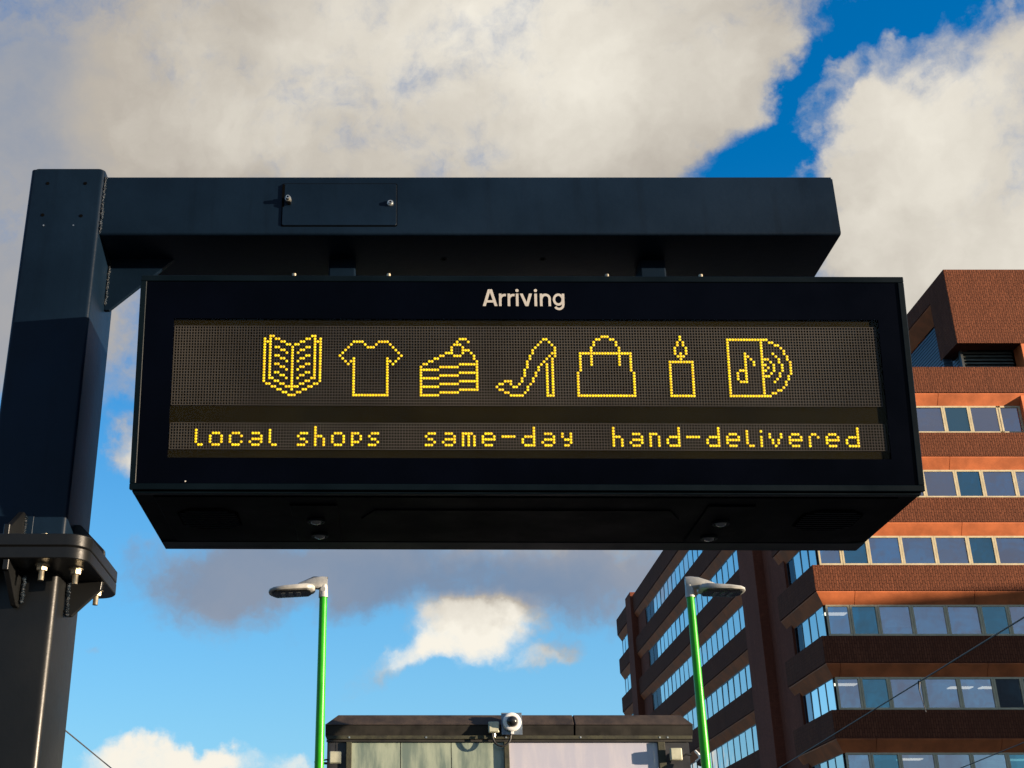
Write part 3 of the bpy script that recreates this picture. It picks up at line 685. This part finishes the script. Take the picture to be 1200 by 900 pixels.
# ------------------------------------------------------------------ the arrivals display
TH = rad(9)
def display():
    X0, X1 = -0.5535, 1.083
    ZT, YT = 2.9165, 2.416
    cxm = (X0 + X1) / 2
    O = Vector((cxm, 2.66, 2.68))
    ds = thing('arrivals_display', 'wide black hanging dot matrix display headed Arriving with amber shop pictures and words', 'display sign', O)
    ds.rotation_euler = (0, rad(0.15), 0)
    def part(mb, name, m, parent=ds, **kw):
        mb.v = [(v[0] - O.x, v[1] - O.y, v[2] - O.z) for v in mb.v]
        return mb.build(name, m, parent, **kw)
    ct, st = math.cos(TH), math.sin(TH)
    VH = 0.466
    def S(u, v, h=0.0):     # point on the tilted front: u to the right, v down the face, h out of it
        return (X0 + u, YT + v * st - h * ct, ZT - v * ct - h * st)
    W = X1 - X0
    def slab(mb, u0, u1, v0, v1, h0, h1):
        vs = [S(u, v, h) for h in (h0, h1) for (u, v) in ((u0, v0), (u1, v0), (u1, v1), (u0, v1))]
        return mb.poly(vs, [(0,3,2,1),(4,5,6,7),(0,1,5,4),(1,2,6,5),(2,3,7,6),(3,0,4,7)])
    # casing: sloping front, flat underside, upright back
    T = S(0, 0.0, -0.012); Bt = S(0, VH - 0.006, -0.012)
    prof = [(T[1], T[2]), (Bt[1], Bt[2]), (2.500, 2.4545), (2.905, 2.4545), (2.912, 2.462), (2.912, 2.905), (2.90, 2.9155)]
    part(MB().prism(prof, 'x', X0 + 0.004, X1 - 0.004), 'casing', M['black'], bevel=0.0015, bseg=1)
    # rim round the front
    rim = MB(); rw = 0.013
    slab(rim, 0, W, 0, rw, -0.014, 0.0); slab(rim, 0, W, VH - rw, VH, -0.014, 0.0)
    slab(rim, 0, rw, rw, VH - rw, -0.014, 0.0); slab(rim, W - rw, W, rw, VH - rw, -0.014, 0.0)
    part(rim, 'front_rim', M['casing'], bevel=0.0012, bseg=1)
    # black bezel with the window cut out
    wu0, wu1, wv0, wv1 = 0.0745, 1.5745, 0.0965, 0.3985
    bz = MB()
    g = 0.0008
    slab(bz, rw + g, W - rw - g, rw + g, wv0, -0.011, -0.0025); slab(bz, rw + g, W - rw - g, wv1, VH - rw - g, -0.011, -0.0025)
    slab(bz, rw + g, wu0, wv0, wv1, -0.011, -0.0025); slab(bz, wu1, W - rw - g, wv0, wv1, -0.011, -0.0025)
    part(bz, 'bezel', M['bezel'])
    part(slab(MB(), wu0, wu1, wv0, wv1, -0.0115, -0.0085), 'backing_board', M['olive'])
    # the two matrices: dark cells behind a fine grey louvre grid
    PU, PV = 0.005915, 0.00616
    pu0, NC = 0.0772, 252
    mats = ((0.1125, 28, 'upper'), (0.3240, 9, 'lower'))
    for v0, nr, _ in mats:
        mx = part(slab(MB(), pu0, pu0 + NC * PU, v0, v0 + nr * PV, -0.0085, -0.0070), 'led_matrix', M['cell'])
        gr = MB(); b = 0.00085
        for i in range(NC + 1): slab(gr, pu0 + i * PU - b, pu0 + i * PU + b, v0, v0 + nr * PV, -0.0070, -0.0060)
        for j in range(nr + 1): slab(gr, pu0, pu0 + NC * PU, v0 + j * PV - b, v0 + j * PV + b, -0.0070, -0.00595)
        o = part(gr, 'louvre_grid', M['louvre_grid'], parent=mx); o['kind'] = 'stuff'
    # lit dots
    R0 = 0.00285
    def dots(cells, v0, parent_label):
        q = MB()
        for c, r in cells:
            u = pu0 + (c + 0.5) * PU; v = v0 + (r + 0.5) * PV
            n = 8; ring0 = []; ring1 = []
            for i in range(n):
                a = 2 * math.pi * (i + 0.5) / n
                ring0.append(S(u + R0 * math.cos(a), v + R0 * math.sin(a), -0.0059)); ring1.append(S(u + R0 * .7 * math.cos(a), v + R0 * .7 * math.sin(a), -0.0047))
            q.poly(ring0 + ring1 + [S(u, v, -0.0043)], [(i, (i+1) % n, (i+1) % n + n, i + n) for i in range(n)] + [(i + n, (i+1) % n + n, 2 * n) for i in range(n)])
        o = part(q, 'lit_picture' if v0 < 0.2 else 'lit_word', M['led'], smooth=70)
        o['label'] = parent_label; return o
    def rng(a, b): return list(range(a, b + 1))
    icons = {}
    bk = {0:[2,3,17,18],1:[0,2,4,5,15,16,18,20],2:[0,1,2,6,7,13,14,18,19,20],3:[0,2,8,9,11,12,18,20]}
    for r in range(4, 16):
        k = (r - 4) % 3; row = [0, 2, 10, 18, 20]
        row += [[4,5,15,16],[6,7,13,14],[8,12]][k]
        if r == 15: row += [3, 17]
        bk[r] = row
    bk.update({16:[0,4,5,10,15,16,20],17:[1,2,6,7,10,13,14,18,19],18:[3,4,8,9,10,11,12,16,17],19:[5,6,10,14,15],20:[7,8,12,13],21:[9,10,11]})
    icons['book'] = (32, 21, bk, 'amber dot outline of an open book')
    ts = {0:rng(5,8)+rng(14,17),1:[4,9,13,18],2:[3,10,11,12,19],3:[2,20],4:[1,21],5:[0,22],6:[1,5,17,21],7:[2,4,5,17,18,20],8:[3,5,17,19]}
    for r in range(9, 19): ts[r] = [5, 17]
    ts[19] = rng(5, 17)
    icons['shirt'] = (59, 19, ts, 'amber dot outline of a short sleeved T-shirt')
    ck = {0:[14,15,16],1:[13,17],2:[12,13,14],3:[11,15],4:[11,15,16,17],5:[9,10,11,15,18],6:[7,8,12,13,14,19],7:[5,6,19],8:[3,4,20],9:[1,2]+rng(14,20)}
    for r in range(10, 21):
        k = (r - 10) % 3
        ck[r] = [[0]+rng(7,13)+[20], rng(0,6)+[20], [0]+rng(14,20)][k]
    ck[19] = [0]+rng(7,13); ck[20] = rng(0,6)
    icons['cake'] = (88, 20, ck, 'amber dot outline of a layered slice of cake with a cherry')
    sh = {0:[17,18],1:[16,19],2:[15,20],3:[14,21],4:[13,21],5:[13,20,21],6:[12,19,21],7:[12,18,20],8:[11,17,20],9:[11,16,18,20],10:[11,15,18,20],
          11:[10,15,18,20],12:[10,14,18,20],13:[10,14,18,20],14:[9,13,18,20],15:[3,4,5,9,13,18,20],16:[1,2,5,8,12,18,20],17:[0,6,7,11,18,20],
          18:[1,2,11,18,20],19:[3,4,10,18,20],20:rng(5,9)+[18,19,20]}
    icons['shoe'] = (115, 20, sh, 'amber dot outline of a high heeled shoe')
    bg = {0:[9,10,11],1:[7,8,12,13],2:[6,14],3:[6,14],4:[5,15],5:[5,15],6:rng(1,19),7:[1,5,15,19],8:[1,5,15,19],9:[1,5,15,19],10:[1,5,15,19],11:[1,19],12:[1,19]}
    for r in range(13, 21): bg[r] = [0, 20]
    bg[21] = rng(0, 20)
    icons['bag'] = (144, 21, bg, 'amber dot outline of a handbag with a round handle')
    cd = {0:[4],1:[4],2:[3,5],3:[3,5],4:[2,6],5:[2,6],6:[2,4,6],7:[3,4,5],8:[4],9:rng(0,8)}
    for r in range(10, 21): cd[r] = [0, 8]
    cd[21] = rng(0, 8)
    icons['candle'] = (177, 21, cd, 'amber dot outline of a burning candle')
    mu = {0:rng(0,14),1:[0,12,15,16],2:[0,12,17,18],3:[0,12,19],4:[0,12,20],5:[0,6,12,16,20],6:[0,6,7,12,17,21],7:[0,6,8,12,13,14,18,21],
          8:[0,6,9,12,15,18,22],9:[0,6,9,12,13,16,19,22],10:[0,6,12,14,16,19,22],11:[0,4,5,6,12,13,16,19,22],12:[0,3,6,12,15,18,22],
          13:[0,3,6,12,13,14,18,21],14:[0,3,6,12,17,21],15:[0,4,5,6,12,16,20],16:[0,12,20],17:[0,12,19],18:[0,12,17,18],19:[0,12,15,16],20:rng(0,14)}
    icons['music'] = (198, 20, mu, 'amber dot outline of a record sliding out of a sleeve with a music note')
    for key, (c0, rmax, rows, lab) in icons.items():
        dots([(c0 + c, 24 - rmax + r) for r, cs in rows.items() for c in sorted(set(cs))], 0.1125, lab)
    glyph = {
        'l': (3, {0:[1,2],1:[0],2:[0],3:[0],4:[0],5:[0]}), 'o': (5, {0:[1,2,3],1:[0,4],2:[0,4],3:[0,4],4:[1,2,3]}),
        'c': (5, {0:[1,2,3],1:[0,4],2:[0],3:[0,4],4:[1,2,3]}), 'a': (5, {0:[1,2,3],1:[0,4],2:[1,2,3,4],3:[4],4:[1,2,3]}),
        's': (4, {0:[0,1,2],1:[3],2:[1,2],3:[0],4:[1,2,3]}), 'h': (4, {0:[0,3],1:[0,3],2:[0,3],3:[0,1,2],4:[0],5:[0],6:[0]}),
        'p': (4, {0:[0],1:[0,1,2],2:[0,3],3:[0,3],4:[0,1,2]}), 'm': (5, {0:[0,2,4],1:[0,2,4],2:[0,2,4],3:[0,2,4],4:[0,1,2,3]}),
        'e': (5, {0:[1,2,3],1:[0],2:[0,1,2,3,4],3:[0,4],4:[1,2,3]}), '-': (5, {3:[0,1,2,3,4]}),
        'd': (5, {0:[1,2,3,4],1:[0,4],2:[0,4],3:[1,2,3,4],4:[4],5:[4],6:[4]}), 'y': (4, {0:[1,2],1:[3],2:[1,2,3],3:[0,3],4:[0,3]}),
        'n': (4, {0:[0,3],1:[0,3],2:[0,3],3:[0,3],4:[0,1,2]}), 'i': (1, {0:[0],1:[0],2:[0],3:[0],5:[0]}),
        'v': (5, {0:[2],1:[1,3],2:[1,3],3:[0,4],4:[0,4]}), 'r': (4, {0:[0],1:[0],2:[0],3:[0,3],4:[1,2]}),
    }
    for word, c0 in (('local', 9), ('shops', 45), ('same-day', 90), ('hand-delivered', 156)):
        c = c0; cells = []
        for ch in word:
            w, rows = glyph[ch]
            for r, cs in rows.items(): cells += [(c + q - 0.25, 7 - r) for q in cs]
            c += w + 2
        dots(cells, 0.3240, 'amber dot word ' + word)
    # white heading
    def T(X, Y, h):
        px, py = 560 + X / 11.11, 330 + Y / 11.11
        return S(0.7355 + (px - 565.8) * 0.001834, 0.0325 + (py - 339.5) * 0.001919, h)
    def quad(mb, pts, h):
        return mb.poly([T(x, y, h) for x, y in pts] + [T(x, y, -0.0027) for x, y in pts],
                       [tuple(range(len(pts)))] + [(i, (i + 1) % len(pts), (i + 1) % len(pts) + len(pts), i + len(pts)) for i in range(len(pts))])
    def strip(mb, pts, w, h):
        L = []; R = []
        for i, p in enumerate(pts):
            a_ = Vector(pts[max(0, i - 1)]); b_ = Vector(pts[min(len(pts) - 1, i + 1)])
            n_ = (b_ - a_).normalized(); n_ = Vector((-n_.y, n_.x)) * w / 2
            L.append(Vector(p) + n_); R.append(Vector(p) - n_)
        for i in range(len(pts) - 1): quad(mb, [L[i], L[i + 1], R[i + 1], R[i]], h)
        return mb
    def arc(cx_, cy_, rx, ry, a0, a1, n=10): return [(cx_ + rx * math.cos(rad(a0 + (a1 - a0) * i / n)), cy_ + ry * math.sin(rad(a0 + (a1 - a0) * i / n))) for i in range(n + 1)]
    h1, h2, h3 = -0.0019, -0.00182, -0.00174
    letters = []
    q = MB(); quad(q, [(50, 308), (88, 308), (158, 90), (118, 90)], h1); quad(q, [(241, 308), (203, 308), (133, 90), (173, 90)], h2); quad(q, [(90, 233), (202, 233), (210, 262), (80, 262)], h3); letters.append(q)
    for x in (261, 373):
        q = MB(); quad(q, [(x, 145), (x + 33, 145), (x + 33, 308), (x, 308)], h1); strip(q, arc(x + 76, 210, 56, 46, 180, 285, 8), 31, h2); letters.append(q)
    for x in (480, 720):
        q = MB(); quad(q, [(x, 145), (x + 34, 145), (x + 34, 308), (x, 308)], h1); quad(q, arc(x + 16, 105, 22, 20, 0, 330, 11), h1); letters.append(q)
    q = MB(); quad(q, [(532, 145), (570, 145), (640, 308), (602, 308)], h1); quad(q, [(690, 145), (652, 145), (602, 308), (640, 308)], h2); letters.insert(4, q)
    q = MB(); quad(q, [(791, 145), (824, 145), (824, 308), (791, 308)], h1); strip(q, arc(864, 212, 53, 52, 180, 360, 14) + [(917, 250), (917, 308)], 32, h2); letters.append(q)
    q = MB(); strip(q, arc(1030, 222, 56, 64, 0, 360, 26), 31, h1); quad(q, [(1076, 145), (1108, 145), (1108, 290), (1076, 290)], h2); strip(q, [(1091, 280)] + arc(1036, 290, 55, 54, 0, 150, 12), 30, h3); letters.append(q)
    for q in letters: part(q, 'printed_letter', M['white_print'])
    # glass in front of the window
    part(MB().poly([S(wu0 + .0006, wv0 + .0006, -0.0036), S(wu1 - .0006, wv0 + .0006, -0.0036), S(wu1 - .0006, wv1 - .0006, -0.0036), S(wu0 + .0006, wv1 - .0006, -0.0036)], [(0, 1, 2, 3)]), 'screen_glass', M['screen_glass'])
    # small marks on the black glass: one white speck low on the left
    p = S(0.115, VH - 0.017, 0.0)
    part(MB().tube(p, (p[0], p[1] - 0.001, p[2]), 0.0018, 0.0016, 8), 'stud', M['white_print'])
    # underside: tray, panels, speakers, downlights
    zb = 2.4545
    part(MB().box(X0 + 0.045, X1 - 0.045, 2.520, 2.835, zb - 0.004, zb + 0.001), 'underside_tray', M['black'], bevel=0.0012, bseg=1)
    part(MB().box(X0 + 0.006, X1 - 0.006, 2.845, 2.905, zb - 0.003, zb + 0.001), 'rear_lip', M['casing'], bevel=0.001, bseg=1)
    part(MB().box(X0 + 0.006, X1 - 0.006, 2.4975, 2.512, zb - 0.003, zb + 0.001), 'front_lip', M['casing'], bevel=0.001, bseg=1)
    for xa, xb in ((-0.475, -0.345), (0.870, 1.000)):
        yy0, yy1, c = 2.595, 2.735, 0.03
        octo = [(xa + c, yy0), (xb - c, yy0), (xb, yy0 + c), (xb, yy1 - c), (xb - c, yy1), (xa + c, yy1), (xa, yy1 - c), (xa, yy0 + c)]
        gr = part(MB().prism(octo, 'z', zb - 0.006, zb - 0.0038), 'speaker_grille', M['hole'])
        q = MB()
        for i in range(9):
            y = yy0 + 0.014 + i * 0.014; ins = max(0, c - min(y - yy0, yy1 - y)) + 0.004
            q.box(xa + ins, xb - ins, y - 0.0012, y + 0.0012, zb - 0.0078, zb - 0.006)
        part(q, 'grille_bars', M['casing'], parent=gr)
    part(MB().prism([(-0.08, 2.66), (-0.05, 2.60), (0.58, 2.60), (0.61, 2.66), (0.58, 2.72), (-0.05, 2.72)], 'z', zb - 0.006, zb - 0.0038), 'centre_hatch', M['black'])
    for xc, pts in ((-0.179, ((-0.179, 2.667), (-0.177, 2.774))), (0.704, ((0.705, 2.675), (0.703, 2.785)))):
        part(MB().box(xc - 0.05, xc + 0.05, 2.565, 2.825, zb - 0.0075, zb - 0.0038), 'downlight_plate', M['black'], bevel=0.001, bseg=1)
        for x, y in pts:
            n = 20
            rg = [[(x + r * math.cos(2*math.pi*i/n), y + r * math.sin(2*math.pi*i/n), zb + z) for i in range(n)] for r, z in ((0.0195, -0.0075), (0.019, -0.012), (0.0145, -0.012), (0.0135, -0.009))]
            dl = part(MB().loft(rg), 'downlight', M['casing'], smooth=40)
            rg = [[(x + r * math.cos(2*math.pi*i/n), y + r * math.sin(2*math.pi*i/n), zb + z) for i in range(n)] for r, z in ((0.0133, -0.0088), (0.011, -0.0135), (0.006, -0.016), (0.001, -0.0165))]
            part(MB().loft(rg), 'glass_eye', M['lens'], parent=dl, smooth=60)
    # joints in the underside
    # hangers and top studs
    for xa, xb in ((-0.1704, -0.1053), (0.5839, 0.6462)):
        part(MB().box(xa, xb, 2.715, 2.780, 2.9150, 3.1262), 'hanger', M['navy'], bevel=0.004)
    for x in (-0.2259, -0.022, 0.4487, 0.651):
        part(MB().tube((x, 2.4265, 2.912), (x, 2.4265, 2.9255), 0.0047, 0.0047, 12), 'top_stud', M['brass'], smooth=40)
display()
